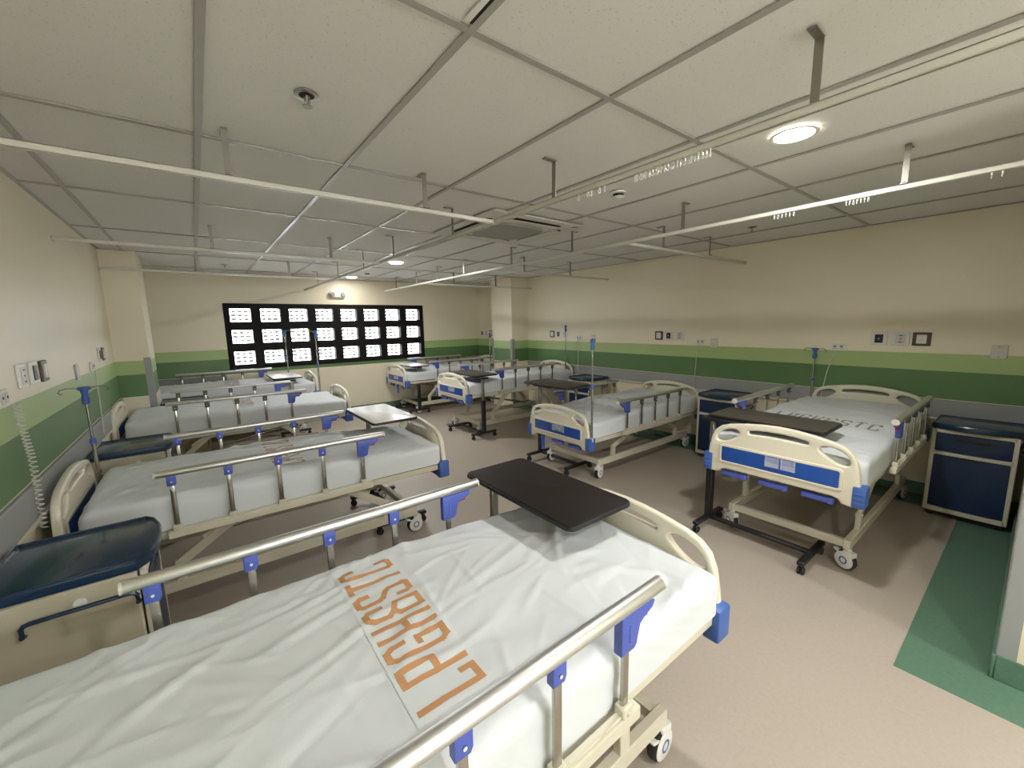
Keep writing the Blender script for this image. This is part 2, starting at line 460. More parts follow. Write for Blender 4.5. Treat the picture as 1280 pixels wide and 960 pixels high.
# ---------------------------------------------------------------- window
win = thing('window_1', 'black framed window of twenty-four small bright panes in the far wall', 'window', (WX0, YB, WZ0))
del win['category']; struct(win)
NC, NR = 8, 3
W_, H_ = WX1 - WX0, WZ1 - WZ0
bx_, bz_ = 0.128, 0.128
px_ = (W_ - .03) / NC; pz_ = (H_ - .03) / NR
D0, D1 = -0.012, 0.12
def wbar(x0, x1, z0, z1, d0=D0):
    MB().box(((x0 + x1) / 2, (d0 + D1) / 2, (z0 + z1) / 2), (x1 - x0, D1 - d0, z1 - z0), .006).build('frame_bar', M['frame_black'], win)
vbars = []
for i in range(NC + 1):
    c = .015 + px_ * i
    x0, x1 = max(0, c - bx_ / 2), min(W_, c + bx_ / 2)
    vbars.append((x0, x1)); wbar(x0, x1, 0, H_)
hb = []
for j in range(NR + 1):
    c = .015 + pz_ * j
    z0, z1 = max(0, c - bz_ / 2), min(H_, c + bz_ / 2)
    hb.append((z0, z1)); wbar(0, W_, z0, z1, D0 + .003)
ow, oh = px_ - bx_, pz_ - bz_
pane_me = None; lat_me = None
for i in range(NC):
    for j in range(NR):
        x0, x1 = vbars[i][1], vbars[i + 1][0]; z0, z1 = hb[j][1], hb[j + 1][0]
        c = ((x0 + x1) / 2, .05, (z0 + z1) / 2)
        pm = MB().box((0, 0, 0), (x1 - x0, .004, z1 - z0)).mesh('pane', M['pane'])
        pn = put('pane', pm, win, c)
        lm = MB(); sw, sh = x1 - x0, z1 - z0
        rr = random.Random(i * 7 + j)
        for u in (-1, 0, 1):
            lm.box((u * sw * .30, .012, 0), (.005, .006, sh))
            lm.box((0, .012, u * sh * .30), (sw, .006, .005))
            for v in (-1, 0, 1):
                k_ = rr.uniform(.75, 1.15)
                lm.box((u * sw * .30, 0, v * sh * .30), (.062 * k_, .018, .036 * k_), .006)
        put('glass_block', lm.mesh('glass_block', M['lattice']), win, (c[0], .15, c[2]))

# ---------------------------------------------------------------- ceiling fittings
def downlight(x, y, label, watts=LAMP_W):
    t = thing('downlight', label, 'ceiling light', (x, y, ZC - .006), 0, 'round recessed ceiling lights')
    MB().ring([(.078, -.001), (.092, -.003), (.094, .002), (.080, .006), (.078, .004)], n=28).build('trim_ring', M['lamp_ring'], t)
    MB().lathe([(.0, -.0005), (.077, -.0005), (.077, .004), (.0, .004)], n=28).build('lens', M['lamp'], t)
    ld = bpy.data.lights.new('downlight_lamp', 'AREA'); ld.shape = 'DISK'; ld.size = .15
    ld.energy = watts; ld.color = LAMP_COL
    lo = bpy.data.objects.new('lamp_beam', ld); COL.objects.link(lo); lo.parent = t; lo.location = (0, 0, -.004)
downlight(2.205, .775, 'round bright recessed ceiling light nearest the camera, at upper right')
downlight(2.18, 5.28, 'round bright recessed ceiling light past the air conditioner, middle of the three', LAMP_W * 1.3)
downlight(2.18, 7.20, 'round bright recessed ceiling light closest to the window wall', LAMP_W * .25)
downlight(.95, -.75, 'added unseen recessed ceiling light for fill, behind the camera on the left', LAMP_W)  # out of view, added to even out the room light
downlight(2.1, -1.9, 'added unseen recessed ceiling light for fill, behind the camera on the right', LAMP_W)  # second added lamp out of view, also fill light

def sprinkler(x, y, label):
    t = thing('sprinkler', label, 'sprinkler', (x, y, ZC - .001), 0, 'ceiling sprinklers')
    MB().ring([(.016, .0), (.036, -.002), (.040, -.001), (.040, .004), (.016, .004)], n=20).build('escutcheon', M['brass'], t)
    MB().lathe([(.0, -.0005), (.026, -.001), (.026, .002), (.0, .002)], n=20).build('cavity', M['dark'], t)
    mb = MB().cyl((0, 0, 0), (0, 0, -.03), .007, .004, 10)
    mb.box((-.009, 0, -.018), (.003, .004, .034)); mb.box((.009, 0, -.018), (.003, .004, .034))
    mb.lathe([(.0, -.038), (.017, -.038), (.017, -.035), (.0, -.034)], n=14)
    mb.build('head', M['brass'], t)
sprinkler(.40, 1.68, 'chrome fire sprinkler in the ceiling tile at upper left, nearest the camera')
sprinkler(4.055, 1.70, 'dark fire sprinkler in the ceiling near the right wall')
sprinkler(.395, 6.52, 'small fire sprinkler in the ceiling near the left column')

def detector(x, y, label):
    t = thing('smoke_detector', label, 'smoke detector', (x, y, ZC - .001), 0, 'smoke detectors')
    MB().lathe([(.0, -.012), (.048, -.012), (.052, -.006), (.052, 0.0), (.0, 0.0)], n=24).build('base', M['white_plastic'], t)
    MB().ring([(.026, -.013), (.033, -.013), (.033, -.030), (.026, -.030)], n=20).build('vent_ring', M['dark'], t)
    MB().lathe([(.0, -.040), (.022, -.040), (.032, -.034), (.038, -.031), (.038, -.027), (.0, -.027)], n=24).build('cap', M['white_plastic'], t)
detector(2.22, 1.745, 'white smoke detector on the ceiling in front of the air conditioner')
detector(2.20, 6.48, 'small smoke detector on the ceiling near the window wall')

# ceiling cassette air conditioner
AX, AY = 2.235, 2.94
ac = thing('ceiling_cassette', 'square ceiling cassette air conditioner with grey central grille', 'air conditioner', (AX, AY, ZC - .004))
mb = MB(); mb.prism(rrect(.95, .95, .02), -.014, 0, bevel=.004); mb.build('panel', M['off_white'], ac)
mb = MB(); mb.prism(smooth_loop([(.235, .19), (.19, .235), (.10, .252), (0, .257), (-.10, .252), (-.19, .235), (-.235, .19), (-.252, .10), (-.257, 0), (-.252, -.10), (-.235, -.19), (-.19, -.235), (-.10, -.252), (0, -.257), (.10, -.252), (.19, -.235), (.235, -.19), (.252, -.10), (.257, 0), (.252, .10)], 2), -.032, -.012, bevel=.006)
mb.build('intake_grille', M['grille'], ac)
for k in range(4):
    a = k * PI / 2; rot = Matrix.Rotation(a, 3, 'Z')
    c = rot @ Vector((.355, 0, -.0150))
    slot = MB().prism(rrect(.085, .56, .04), -.0015, .0015).build('outlet_slot', M['dark'], ac, c); slot.rotation_euler = (0, 0, a)
    lv = MB().prism(rrect(.062, .53, .03), -.002, .002).build('louver', M['off_white'], ac, rot @ Vector((.347, 0, -.021)))
    lv.rotation_euler = (0, .18, a)
MB().box((.40, -.42, -.015), (.05, .03, .003), .001).build('sensor', M['grille'], ac)

# emergency light over the window
el = thing('emergency_light', 'white twin-head emergency light on the wall above the window', 'emergency light', (2.03, YB, 2.12))
MB().prism(rrect(.27, .11, .045), -.055, 0, 'Y', bevel=.012).build('housing', M['off_white'], el)
for s in (-1, 1):
    MB().lathe([(.0, -.075), (.030, -.078), (.036, -.070), (.030, -.05), (.0, -.05)], (s * .085, 0, 0), 18, 'Y').build('lamp_head', M['grille'], el)
MB().box((0, -.058, -.005), (.085, .008, .07), .003).build('diffuser', M['white_plastic'], el)

# ---------------------------------------------------------------- curtain tracks
TZ = 2.185
def bracket_mesh(horizontal_dir):
    """bent strap: foot on the ceiling, drop, toe on the track"""
    mb = MB(); h = ZC - TZ - .012
    mb.box((.030, 0, h - .002), (.075, .024, .004)); mb.box((0, 0, h / 2), (.004, .024, h)); mb.box((-.012, 0, .002), (.028, .024, .004))
    mb.cyl((.05, 0, h - .008), (.05, 0, h - .003), .006, n=8); mb.cyl((-.014, 0, .003), (-.014, 0, .010), .006, n=8)
    return mb.mesh('bracket', M['bracket'])
BR = bracket_mesh('X')
GL = MB().cyl((0, 0, -.012), (0, 0, 0), .004, n=6).tube([(.006 * math.cos(a), 0, -.019 + .008 * math.sin(a)) for a in [k * PI / 4 for k in range(8)]], .002, 5, True).mesh('glider', M['white_plastic'])
def track(axis, at, a, b, brs, label, gl=(), side=1):
    c = (at, (a + b) / 2, TZ) if axis == 'Y' else ((a + b) / 2, at, TZ)
    t = thing('curtain_track', label, 'curtain track', c, 0, 'ceiling curtain tracks')
    L = b - a; h = .017
    # C-profile: top web, two flanges and lips with a slot below
    mb = MB()
    S = (lambda l, w_: (w_, l)) if axis == 'Y' else (lambda l, w_: (l, w_))
    def bx(off, z, wd, ht):
        s = S(L, wd); p = (off, 0) if axis == 'Y' else (0, off)
        mb.box((p[0], p[1], z), (s[0], s[1], ht))
    bx(0, .010, .030, .003); bx(-.0135, 0, .003, .022); bx(.0135, 0, .003, .022)
    bx(-.0095, -.0105, .009, .002); bx(.0095, -.0105, .009, .002)
    mb.build('rail', M['track'], t)
    for q in brs:
        d = q - (a + b) / 2
        loc = (.0, d, .0115) if axis == 'Y' else (d, .0, .0115)
        o = put('bracket', BR, t, loc)
        o.rotation_euler = (0, 0, (PI if side < 0 else 0) + (PI / 2 if axis == 'X' else 0))
    for q in gl:
        d = q - (a + b) / 2
        put('glider', GL, t, (0, d, -.010) if axis == 'Y' else (d, 0, -.010), (0, 0, PI / 2 if axis == 'X' else .4 * math.sin(q * 90)))
    for s in (-1, 1):
        e = s * L / 2
        p = (0, e, 0) if axis == 'Y' else (e, 0, 0)
        sz = (.034, .012, .030) if axis == 'Y' else (.012, .034, .030)
        MB().box(p, sz, .002).build('end_cap', M['off_white'], t)
    return t
rg = random.Random(5)
g1 = [.80 + .014 * k + rg.uniform(-.004, .004) for k in range(24)] + [1.28, 1.31, 1.36, 1.38, 1.44]
track('Y', 1.53, YF + .01, YB - .008, [-.6, .49, 1.61, 2.65, 3.75, 4.6, 5.6, 6.7], 'long curtain track above the foot ends of the left row of beds', g1, -1)
g2 = [.62 + .015 * k for k in range(7)] + [.95 + .02 * k for k in range(6)] + [.18, .21]
track('Y', 2.79, PY + .012, YB - .30, [.49, 1.63, 2.7, 3.6, 4.6, 5.3, 6.0, 6.8], 'long curtain track above the foot ends of the right row of beds', g2, 1)
for yy, lb in ((2.14, 'nearest left cross curtain track running from the left wall to the long track'), (4.10, 'middle left cross curtain track running from the left wall to the long track'), (5.78, 'farthest left cross curtain track, in front of the left column')):
    track('X', yy, XL + .006, 1.512, [.18, 1.07] if yy < 5 else [.1, 1.0], lb)
for yy, lb in ((2.12, 'nearest right cross curtain track reaching the right wall'), (4.04, 'middle right cross curtain track reaching the right wall'), (5.80, 'farthest right cross curtain track, ending at the right column')):
    track('X', yy, 2.808, XR - .006, [3.33, 4.14], lb)

# ================================================================== THE BEDS
HL = 1.035     # half length (outer faces of the end boards)
RY = 0.468     # side rail offset
half = [(.0, .376), (.10, .371), (.20, .358), (.29, .341), (.340, .323), (.376, .292), (.398, .24), (.410, .17), (.418, .105), (.420, .008), (.382, .008), (.355, .012), (.338, .034), (.305, .044), (.15, .044), (.0, .044)]
outl = half + [(-y, z) for y, z in reversed(half[1:-1])]
def hole_pts(s):
    h = [(.208, .305), (.250, .333), (.318, .322), (.366, .292), (.385, .246), (.368, .218), (.325, .216), (.275, .236), (.225, .272)]
    return smooth_loop([(s * y, z) for y, z in h], 3)
slot = smooth_loop([(-.180, .316), (-.170, .338), (-.09, .351), (0, .354), (.09, .351), (.170, .338), (.180, .316), (.165, .296), (.08, .300), (0, .302), (-.08, .300), (-.165, .296)], 3)
BOARD = curve_plate('end_board', outl, [hole_pts(1), hole_pts(-1), slot], .006, .012, M['cream'], 3)
PANEL = curve_plate('colour_panel', rrect(.665, .105, .012), [], .002, .0015, M['blue'], 1)
_rim = rrect(.690, .128, .018)
RIM = curve_plate('panel_rim', _rim, [rrect(.668, .106, .012)], .003, .003, M['cream'], 1)

def bumper_mesh():
    mb = MB()
    mb.box((-.005, 0, .062), (.085, .062, .126), .010, seg=2)
    for k in range(3): mb.box((.038, 0, .028 + .027 * k), (.004, .044, .012), .0015)
    return mb.mesh('bumper', M['bumper'])
BUMP = bumper_mesh()
CARD = MB()
for s in (-1, 1):
    CARD.box((0, s * .045, -.012), (.006, .078, .030), .001); CARD.box((-.003, s * .045, .006), (.002, .078, .066))
    CARD.box((0, s * .045 - .036, .008), (.006, .008, .070)); CARD.box((0, s * .045 + .036, .008), (.006, .008, .070))
CARD = CARD.mesh('card_holder', M['holder'])

# side rail meshes (local: x along the bed, z from the bumper foot level)
POSTX = [.435, .192, -.051, -.294, -.537]
RT, RB = .426, .115        # top tube centre, pivot level
def rail_meshes():
    d = {}
    mb = MB(); prof = [(.0205 * math.cos(a), .0205 * math.sin(a) * (1 if math.sin(a) > 0 else .85)) for a in [2 * PI * (k + .5) / 14 for k in range(14)]]
    mb.prism(prof, -.600, .585, 'X', bevel=.002)
    d['top'] = mb.mesh('top_tube', M['alu'], smooth_angle=50)
    d['cap'] = MB().prism([(y * 1.02, z * 1.02) for y, z in prof], -.004, .004, 'X').mesh('tube_end_cap', M['off_white'])
    d['post'] = MB().box((0, 0, (RT - .05 + RB + .02) / 2), (.023, .013, RT - .05 - RB - .02), .004, seg=2).mesh('post', M['steel'])
    mb = MB().prism([(-.020, -.052), (.014, -.052), (.020, -.040), (.020, 0), (-.020, 0)], -.012, .012, 'Y', bevel=.003)
    mb.cyl((0, -.014, -.03), (0, .014, -.03), .005, n=10)
    d['joint'] = mb.mesh('joint_cap', M['joint'])
    d['rivet'] = MB().cyl((0, -.0155, -.03), (0, .0155, -.03), .0045, n=8).mesh('rivet', M['white_plastic'])
    d['joint_grey'] = d['joint'].copy(); d['joint_grey'].materials[0] = M['joint_grey']
    mb = MB().prism([(-.030, -.016), (.100, -.016), (.110, -.024), (.100, -.040), (.060, -.046), (.040, -.058), (.034, -.110), (.024, -.122), (-.030, -.122)], -.014, .014, 'Y', bevel=.004)
    mb.box((.002, -.0145, -.07), (.006, .003, .05), .001); mb.box((.002, .0145, -.07), (.006, .003, .05), .001)
    d['lock'] = mb.mesh('lock_handle', M['joint'])
    d['button'] = MB().box((.068, 0, -.050), (.034, .020, .018), .004).mesh('release_button', M['red'])
    mb = MB().box((-.045, 0, RB - .018), (1.07, .034, .040), .004); mb.box((-.045, .0, RB + .004), (1.03, .016, .010))
    d['beam'] = mb.mesh('pivot_beam', M['steel_cream'])
    mb = MB().box((0, 0, RB + .012), (.040, .032, .036), .004); mb.cyl((0, -.02, RB + .008), (0, .02, RB + .008), .006, n=8)
    d['foot'] = mb.mesh('pivot_block', M['steel_cream'])
    d['post_low'] = MB().box((0, 0, RB + .035), (.235, .013, .024), .004).mesh('post', M['steel'])
    return d
RM = rail_meshes()

def caster_meshes():
    d = {}
    mb = MB().lathe([(.0, -.020), (.050, -.020), (.060, -.012), (.062, 0), (.060, .012), (.050, .020), (.0, .020)], (0, 0, .062), 22, 'Y')
    d['wheel'] = mb.mesh('wheel', M['rubber'])
    mb = MB()
    for s in (-1, 1):
        mb.lathe([(.0, s * .026), (.046, s * .026), (.054, s * .022), (.054, s * .0205), (.0, s * .0205)], (0, 0, .064), 22, 'Y')
    mb.box((.018, 0, .108), (.065, .050, .040), .012, seg=2); mb.cyl((.012, 0, .12), (.012, 0, .145), .016, n=12)
    d['cover'] = mb.mesh('wheel_cover', M['white_plastic'])
    mb = MB()
    for s in (1,):
        mb.ring([(.016, s * .0268), (.024, s * .0268), (.024, s * .0262), (.016, s * .0262)], (0, 0, .064), 20, 'Y')
        mb.bm.verts.ensure_lookup_table()
    d['ring'] = mb.mesh('blue_ring', M['bumper'])
    mb = MB().box((-.045, 0, .105), (.05, .04, .010), .003, Matrix.Rotation(.35, 3, 'Y'))
    d['pedal'] = mb.mesh('brake_pedal', M['white_plastic'])
    return d
CM = caster_meshes()

# ---------------------------------------------------------------- sheeted mattress
MLX0, MLX1, MHY, MZ0, MZ1 = -.945, .987, .443, .115, .285
def slope(x):
    t = max(0.0, min(1.0, (x - .1) / .8)); return .010 - .036 * t * t * (3 - 2 * t)
class Wrinkle:
    def __init__(self, seed, n, amp):
        r = random.Random(seed); self.f = []
        for _ in range(n):
            x, y = r.uniform(MLX0, MLX1), r.uniform(-.45, .45)
            a = r.gauss(.25, .45) if r.random() < .7 else r.uniform(-PI / 2, PI / 2)
            L = r.uniform(.08, .42); wd = r.uniform(.006, .020); am = amp * r.uniform(.35, 1.0) * r.choice((1, 1, .8, -.5))
            self.f.append((x, y, math.cos(a), math.sin(a), L, wd, am, r.uniform(-.35, .35)))
        self.seed = seed; self.amp = amp
    def __call__(self, x, y):
        z = 0.0
        for (fx, fy, c, s, L, wd, am, k) in self.f:
            dx, dy = x - fx, y - fy
            u = dx * c + dy * s
            if abs(u) > L: continue
            v = -dx * s + dy * c - k * u * u
            if abs(v) > wd * 3: continue
            t = 1 - (u / L) ** 2
            z += am * t * t * math.exp(-(v / wd) ** 2)
        z += self.amp * 1.1 * noise.noise(Vector((x * 3.1 + self.seed, y * 3.7, .3)))
        z += self.amp * .35 * noise.noise(Vector((x * 11 + self.seed, y * 9, 4.3)))
        return z
def mattress_top(wr, x, y):
    return MZ1 + slope(x) + wr(x, y) * .8 + .006 * (1 - (y / MHY) ** 2)
def mattress_mesh(wr, nx, ny, nz, seed):
    """rounded sheeted block with folds"""
    bm = bmesh.new()
    cx, hx, hy = (MLX0 + MLX1) / 2, (MLX1 - MLX0) / 2, MHY
    cz, hz = (MZ0 + MZ1) / 2, (MZ1 - MZ0) / 2
    rad = .045
    def shape(p):
        # p in the unit box surface scaled to the block
        q = Vector((p[0] * hx, p[1] * hy, p[2] * hz))
        inn = Vector((max(-hx + rad, min(hx - rad, q.x)), max(-hy + rad, min(hy - rad, q.y)), max(-hz, min(hz - rad, q.z))))
        d = q - inn
        if d.length > 1e-9: q = inn + d.normalized() * rad * min(1.0, max(abs(d.x), abs(d.y), abs(d.z)) / rad)
        X, Y, Z = q.x + cx, q.y, q.z + cz
        top = max(0.0, min(1.0, (q.z + hz) / (2 * hz)))
        Z += top * slope(X)
        if top > .6:
            Z += (wr(X, Y) * .8 + .006 * (1 - (Y / hy) ** 2)) * min(1, (top - .6) / .35)
        # folds on the hanging sides
        if abs(q.y) > hy - rad:
            f = math.sin(top * PI * .9)
            k = noise.noise(Vector((X * 9 + .6 * top + seed, math.copysign(3, Y), top * .8)))
            k2 = noise.noise(Vector((X * 16 + 4.5 * top + seed, math.copysign(5, Y), top)))
            Y += math.copysign(1, Y) * f * (.004 * k + .004 * k2)
        if abs(q.x) > hx - rad:
            f = math.sin(top * PI * .9)
            X += math.copysign(1, q.x) * f * .010 * noise.noise(Vector((Y * 9 + 1.2 * top, seed, top)))
        return (X, Y, Z)
    cache = {}
    def V(i, j, k):
        key = (i, j, k)
        if key not in cache:
            def g(t, n, e):   # denser towards the ends
                u = 2 * t / n - 1
                return u
            cache[key] = bm.verts.new(shape((g(i, nx, 1), g(j, ny, 1), g(k, nz, 1))))
        return cache[key]
    def quad(a, b, c, d):
        bm.faces.new((V(*a), V(*b), V(*c), V(*d)))
    for i in range(nx):
        for j in range(ny):
            quad((i, j, nz), (i + 1, j, nz), (i + 1, j + 1, nz), (i, j + 1, nz))
        for k in range(nz):
            quad((i, 0, k), (i + 1, 0, k), (i + 1, 0, k + 1), (i, 0, k + 1))
            quad((i, ny, k), (i, ny, k + 1), (i + 1, ny, k + 1), (i + 1, ny, k))
    for j in range(ny):
        for k in range(nz):
            quad((0, j, k), (0, j, k + 1), (0, j + 1, k + 1), (0, j + 1, k))
            quad((nx, j, k), (nx, j + 1, k), (nx, j + 1, k + 1), (nx, j, k + 1))
    bmesh.ops.recalc_face_normals(bm, faces=bm.faces)
    for f in bm.faces: f.smooth = True
    me = bpy.data.meshes.new('sheet'); bm.to_mesh(me); bm.free(); me.materials.append(M['sheet'])
    return me

# angular lettering drawn as strokes on a 0..1 x 0..1.9 cell (u reading direction, v up)
LET = {
    'L': [[(0, 1.9), (0, 0), (.95, 0), (.95, .34)]],
    'P': [[(0, 0), (0, 1.9), (.9, 1.9), (.9, .85), (0, .85)]],
    'G': [[(.95, 1.35), (.95, 1.7), (.75, 1.9), (.2, 1.9), (0, 1.7), (0, .2), (.2, 0), (.95, 0), (.95, .85), (.55, .85)]],
    'H': [[(0, 0), (0, 1.9)], [(.9, 0), (.9, 1.9)], [(0, .92), (.9, .92)]],
    '&': [[(1.0, 1.35), (1.0, 1.75), (.8, 1.9), (.2, 1.9), (0, 1.7), (0, 1.2), (.3, .98), (0, .78), (0, .0), (.95, 0), (.95, .80), (.3, .98)]],
    'S': [[(.95, 1.5), (.95, 1.75), (.8, 1.9), (.15, 1.9), (0, 1.75), (0, 1.2), (.15, 1.05), (.8, .8), (.95, .65), (.95, .15), (.8, 0), (.15, 0), (0, .15), (0, .45)]],
    'T': [[(.0, 1.9), (.95, 1.9)], [(.47, 1.9), (.47, 0)]],
    'C': [[(.95, 1.5), (.95, 1.75), (.8, 1.9), (.15, 1.9), (0, 1.75), (0, .15), (.15, 0), (.8, 0), (.95, .15), (.95, .45)]],
}
def letter_mesh(ch, wr, x_base, y0, cell, hgt, ink):
    bm = bmesh.new(); sw = cell * .34
    for line in LET[ch]:
        for (a, b) in zip(line[:-1], line[1:]):
            A = Vector((a[0] * cell, a[1] / 1.9 * hgt)); B = Vector((b[0] * cell, b[1] / 1.9 * hgt))
            d = (B - A).normalized(); A -= d * sw * .45; B += d * sw * .45
            nrm = Vector((-d.y, d.x)) * sw / 2
            n = max(1, int((B - A).length / .012)); prev = None
            for i in range(n + 1):
                c = A.lerp(B, i / n); pr_ = []
                for s in (-1, 0, 1):
                    q = c + nrm * s
                    X, Y = x_base - q.y, y0 + q.x
                    pr_.append(bm.verts.new((X, Y, mattress_top(wr, X, Y) + .0026)))
                if prev:
                    for s in (0, 1): bm.faces.new((prev[s], prev[s + 1], pr_[s + 1], pr_[s]))
                prev = pr_
    for f in bm.faces:
        f.smooth = True
        if f.normal.z < 0: f.normal_flip()
    bm.normal_update()
    for f in bm.faces:
        if f.normal.z < 0: f.normal_flip()
    me = bpy.data.meshes.new('printed_letter'); bm.to_mesh(me); bm.free(); me.materials.append(M[ink])
    return me
def patch_mesh(wr, x0, x1, y0, y1):
    bm = bmesh.new(); nx, ny = 16, 50; g = []
    for i in range(nx + 1):
        row = []
        for j in range(ny + 1):
            X, Y = x0 + (x1 - x0) * i / nx, y0 + (y1 - y0) * j / ny
            row.append(bm.verts.new((X, Y, mattress_top(wr, X, Y) + .0014)))
        g.append(row)
    for i in range(nx):
        for j in range(ny):
            f = bm.faces.new((g[i][j], g[i + 1][j], g[i + 1][j + 1], g[i][j + 1])); f.smooth = True
    me = bpy.data.meshes.new('print_panel'); bm.to_mesh(me); bm.free(); me.materials.append(M['patch'])
    return me

WR_A = Wrinkle(11, 190, .0078); WR_B = Wrinkle(23, 150, .0105); WR_C = Wrinkle(37, 150, .0105)
MAT = {'A': (WR_A, mattress_mesh(WR_A, 196, 86, 12, 1.0)), 'B': (WR_B, mattress_mesh(WR_B, 110, 50, 8, 2.0)), 'C': (WR_C, mattress_mesh(WR_C, 110, 50, 8, 3.0))}
LET_CACHE = {}
def mattress(kind, ink, loc, rz, label, tdx=0.0):
    wr, me = MAT[kind]
    t = thing('mattress', label, 'mattress', loc, rz, 'sheet-covered mattresses')
    put('sheet', me, t)
    key = (kind, ink, tdx)
    tb, cell, hgt, y0, pitch = .070 + tdx, .050, .160, -.298, .0835
    if key not in LET_CACHE:
        LET_CACHE[key] = ([letter_mesh(ch, wr, tb, y0 + k * pitch, cell, hgt, ink) for k, ch in enumerate('LPGH&STC')], patch_mesh(wr, tb - hgt - .02, tb + .02, y0 - .03, y0 + 8 * pitch + .02))
    ls, pm = LET_CACHE[key]
    pn = put('print_panel', pm, t)
    for l in ls: put('printed_letter', l, pn)
    return t

# ---------------------------------------------------------------- one bed
def arm_mesh(name, p0, p1, w_=.045, t=.022):
    return MB().bar(p0, p1, t, w_, .003).mesh(name, M['steel_cream'])
def make_bed(xc, yc, b, rz, label, low=(), cranks=(0, 0, 0), joint='joint', rdx=0.0, crot=.12):
    """low: rail sides (+1/-1 in bed coordinates) folded down; cranks: 1 = handle hanging down"""
    t = thing('hospital_bed', label, 'bed', (xc, yc, 0), rz, 'hospital beds of the ward')
    # end boards
    for nm, x, s, dz in (('footboard', HL - .02, 1, 0), ('headboard', -HL + .02, -1, .045)):
        o = put(nm, BOARD, t, (x, 0, b + dz))
        for f in (1, -1):
            put('colour_panel', PANEL, o, (f * .0185, 0, .140)); put('panel_rim', RIM, o, (f * .018, 0, .140))
        if nm == 'footboard': put('card_holder', CARD, o, (.027, .03, .148))
        for y in (-1, 1):
            put('bumper', BUMP, t, (x - s * .012, y * .425, b), (0, 0, 0 if s > 0 else PI))
    # upper frame
    mb = MB()
    for y in (-1, 1): mb.box((0, y * .405, b + .085), (1.92, .05, .045), .004)
    for x in (-.96, -.5, 0, .5, .96): mb.box((x, 0, b + .080), (.045, .80, .035), .003)
    mb.build('upper_frame', M['steel_cream'], t)
    for x0, x1 in ((-.94, -.20), (-.18, .02), (.04, .36), (.38, .94)):
        MB().box(((x0 + x1) / 2, 0, b + .108), (x1 - x0, .80, .010), .002).build('deck_panel', M['steel_cream'], t)
    # side rails
    for y in (-1, 1):
        lowd = y in low
        dz = -.255 if lowd else 0.0
        o = put('side_rail', RM['top'], t, (rdx, y * RY, b + RT + dz))
        for e in (.585, -.600): put('tube_end_cap', RM['cap'], o, (e, 0, 0))
        for i, px in enumerate(POSTX):
            if lowd:
                put('post', RM['post_low'], o, (px + (.02 if i else -.04), 0, -RT - dz - .005 * (i % 2)))
            else:
                put('post', RM['post'], o, (px, 0, -RT))
            put('pivot_block', RM['foot'], o, (px, 0, -RT - dz))
            if i == 0:
                put('lock_handle', RM['lock'], o, (px, 0, 0)); put('release_button', RM['button'], o, (px, 0, 0))
            else:
                put('joint_cap', RM[joint], o, (px, 0, -.014)); put('rivet', RM['rivet'], o, (px, 0, -.014))
        put('pivot_beam', RM['beam'], o, (0, 0, -RT - dz))
    # base
    zb = .165; by = .348
    mb = MB()
    for y in (-1, 1): mb.box((-.03, y * by, zb), (1.66, .036, .064), .004)
    for x in (-.83, .77): mb.box((x, 0, zb), (.036, 2 * by, .050), .004)
    mb.build('base_frame', M['steel_cream'], t)
    for y in (-1, 1):
        for x in (-.60, .56):
            mb = MB().box((x, y * by, zb + .085), (.050, .030, .120), .003); mb.cyl((x, y * by - .02, zb + .125), (x, y * by + .02, zb + .125), .012, n=10)
            mb.build('upright', M['steel_cream'], t)
    # lifting arms
    top = b + .06
    for y in (-1, 1):
        for x, dx in ((-.60, .26), (.56, -.26)):
            put('lift_arm', arm_mesh('lift_arm', (x, y * by, zb + .125), (x + dx, y * .37, top), .050, .020), t)
            mb = MB().bar((x + dx, y * .36, top), (x + dx * .45, y * .36, (zb + .15 + top) / 2), .014, .060, .003)
            mb.build('link_plate', M['steel_cream'], t)
    MB().cyl((-.34, 0, zb + .12), (.75, 0, b + .03), .013, n=10).build('drive_rod', M['steel'], t)
    # casters
    for x in (-.83, .78):
        for y in (-1, 1):
            c = put('caster', CM['cover'], t, (x, y * by, 0), (0, 0, .06 * y + (crot if x > 0 else -.3)))
            put('wheel', CM['wheel'], c); put('blue_ring', CM['ring'], c); put('blue_ring', CM['ring'], c, (0, -.053, 0)); put('brake_pedal', CM['pedal'], c)
    # crank handles under the footboard
    for k, y in enumerate((-.24, .0, .24)):
        mb = MB().cyl((HL - .22, y, b + .03), (HL - .045, y, b + .005), .009, n=8)
        cr = mb.build('crank', M['steel'], t)
        if cranks[k]:
            mb = MB().box((HL - .03, y, b - .065), (.030, .034, .14), .006, seg=2); mb.box((HL - .03, y, b + .005), (.034, .05, .03), .006)
        else:
            mb = MB().box((HL - .03, y - .01, b - .004), (.034, .165, .034), .008, seg=2); mb.box((HL - .03, y + .055, b - .004), (.038, .03, .038), .005)
        mb.build('crank_handle', M['joint'], cr)
    return t

BEDS = {  # foot face x, centre y, height, side
    'L1': (1.43, 1.045, .425, 0), 'L2': (1.44, 3.15, .410, 0), 'L3': (1.385, 5.38, .455, 0), 'L4': (1.385, 6.99, .500, 0),
    'R1': (2.83, .960, .505, 1), 'R2': (2.83, 2.955, .350, 1), 'R3': (2.81, 5.10, .500, 1), 'R4': (2.78, 7.06, .490, 1)}
BL = {
    'L1': 'hospital bed in the foreground, largest in view, its dark brown table across the foot',
    'L2': 'second hospital bed of the left row, with a white table over its foot end',
    'L3': 'third hospital bed of the left row, in front of the cream column',
    'L4': 'farthest hospital bed of the left row, against the window wall',
    'R1': 'nearest hospital bed of the right row, its blue footboard facing the aisle',
    'R2': 'second hospital bed of the right row, set lowest, drip pole at its foot corner',
    'R3': 'third hospital bed of the right row, with a black table post at its side',
    'R4': 'farthest hospital bed of the right row, beyond the right column'}
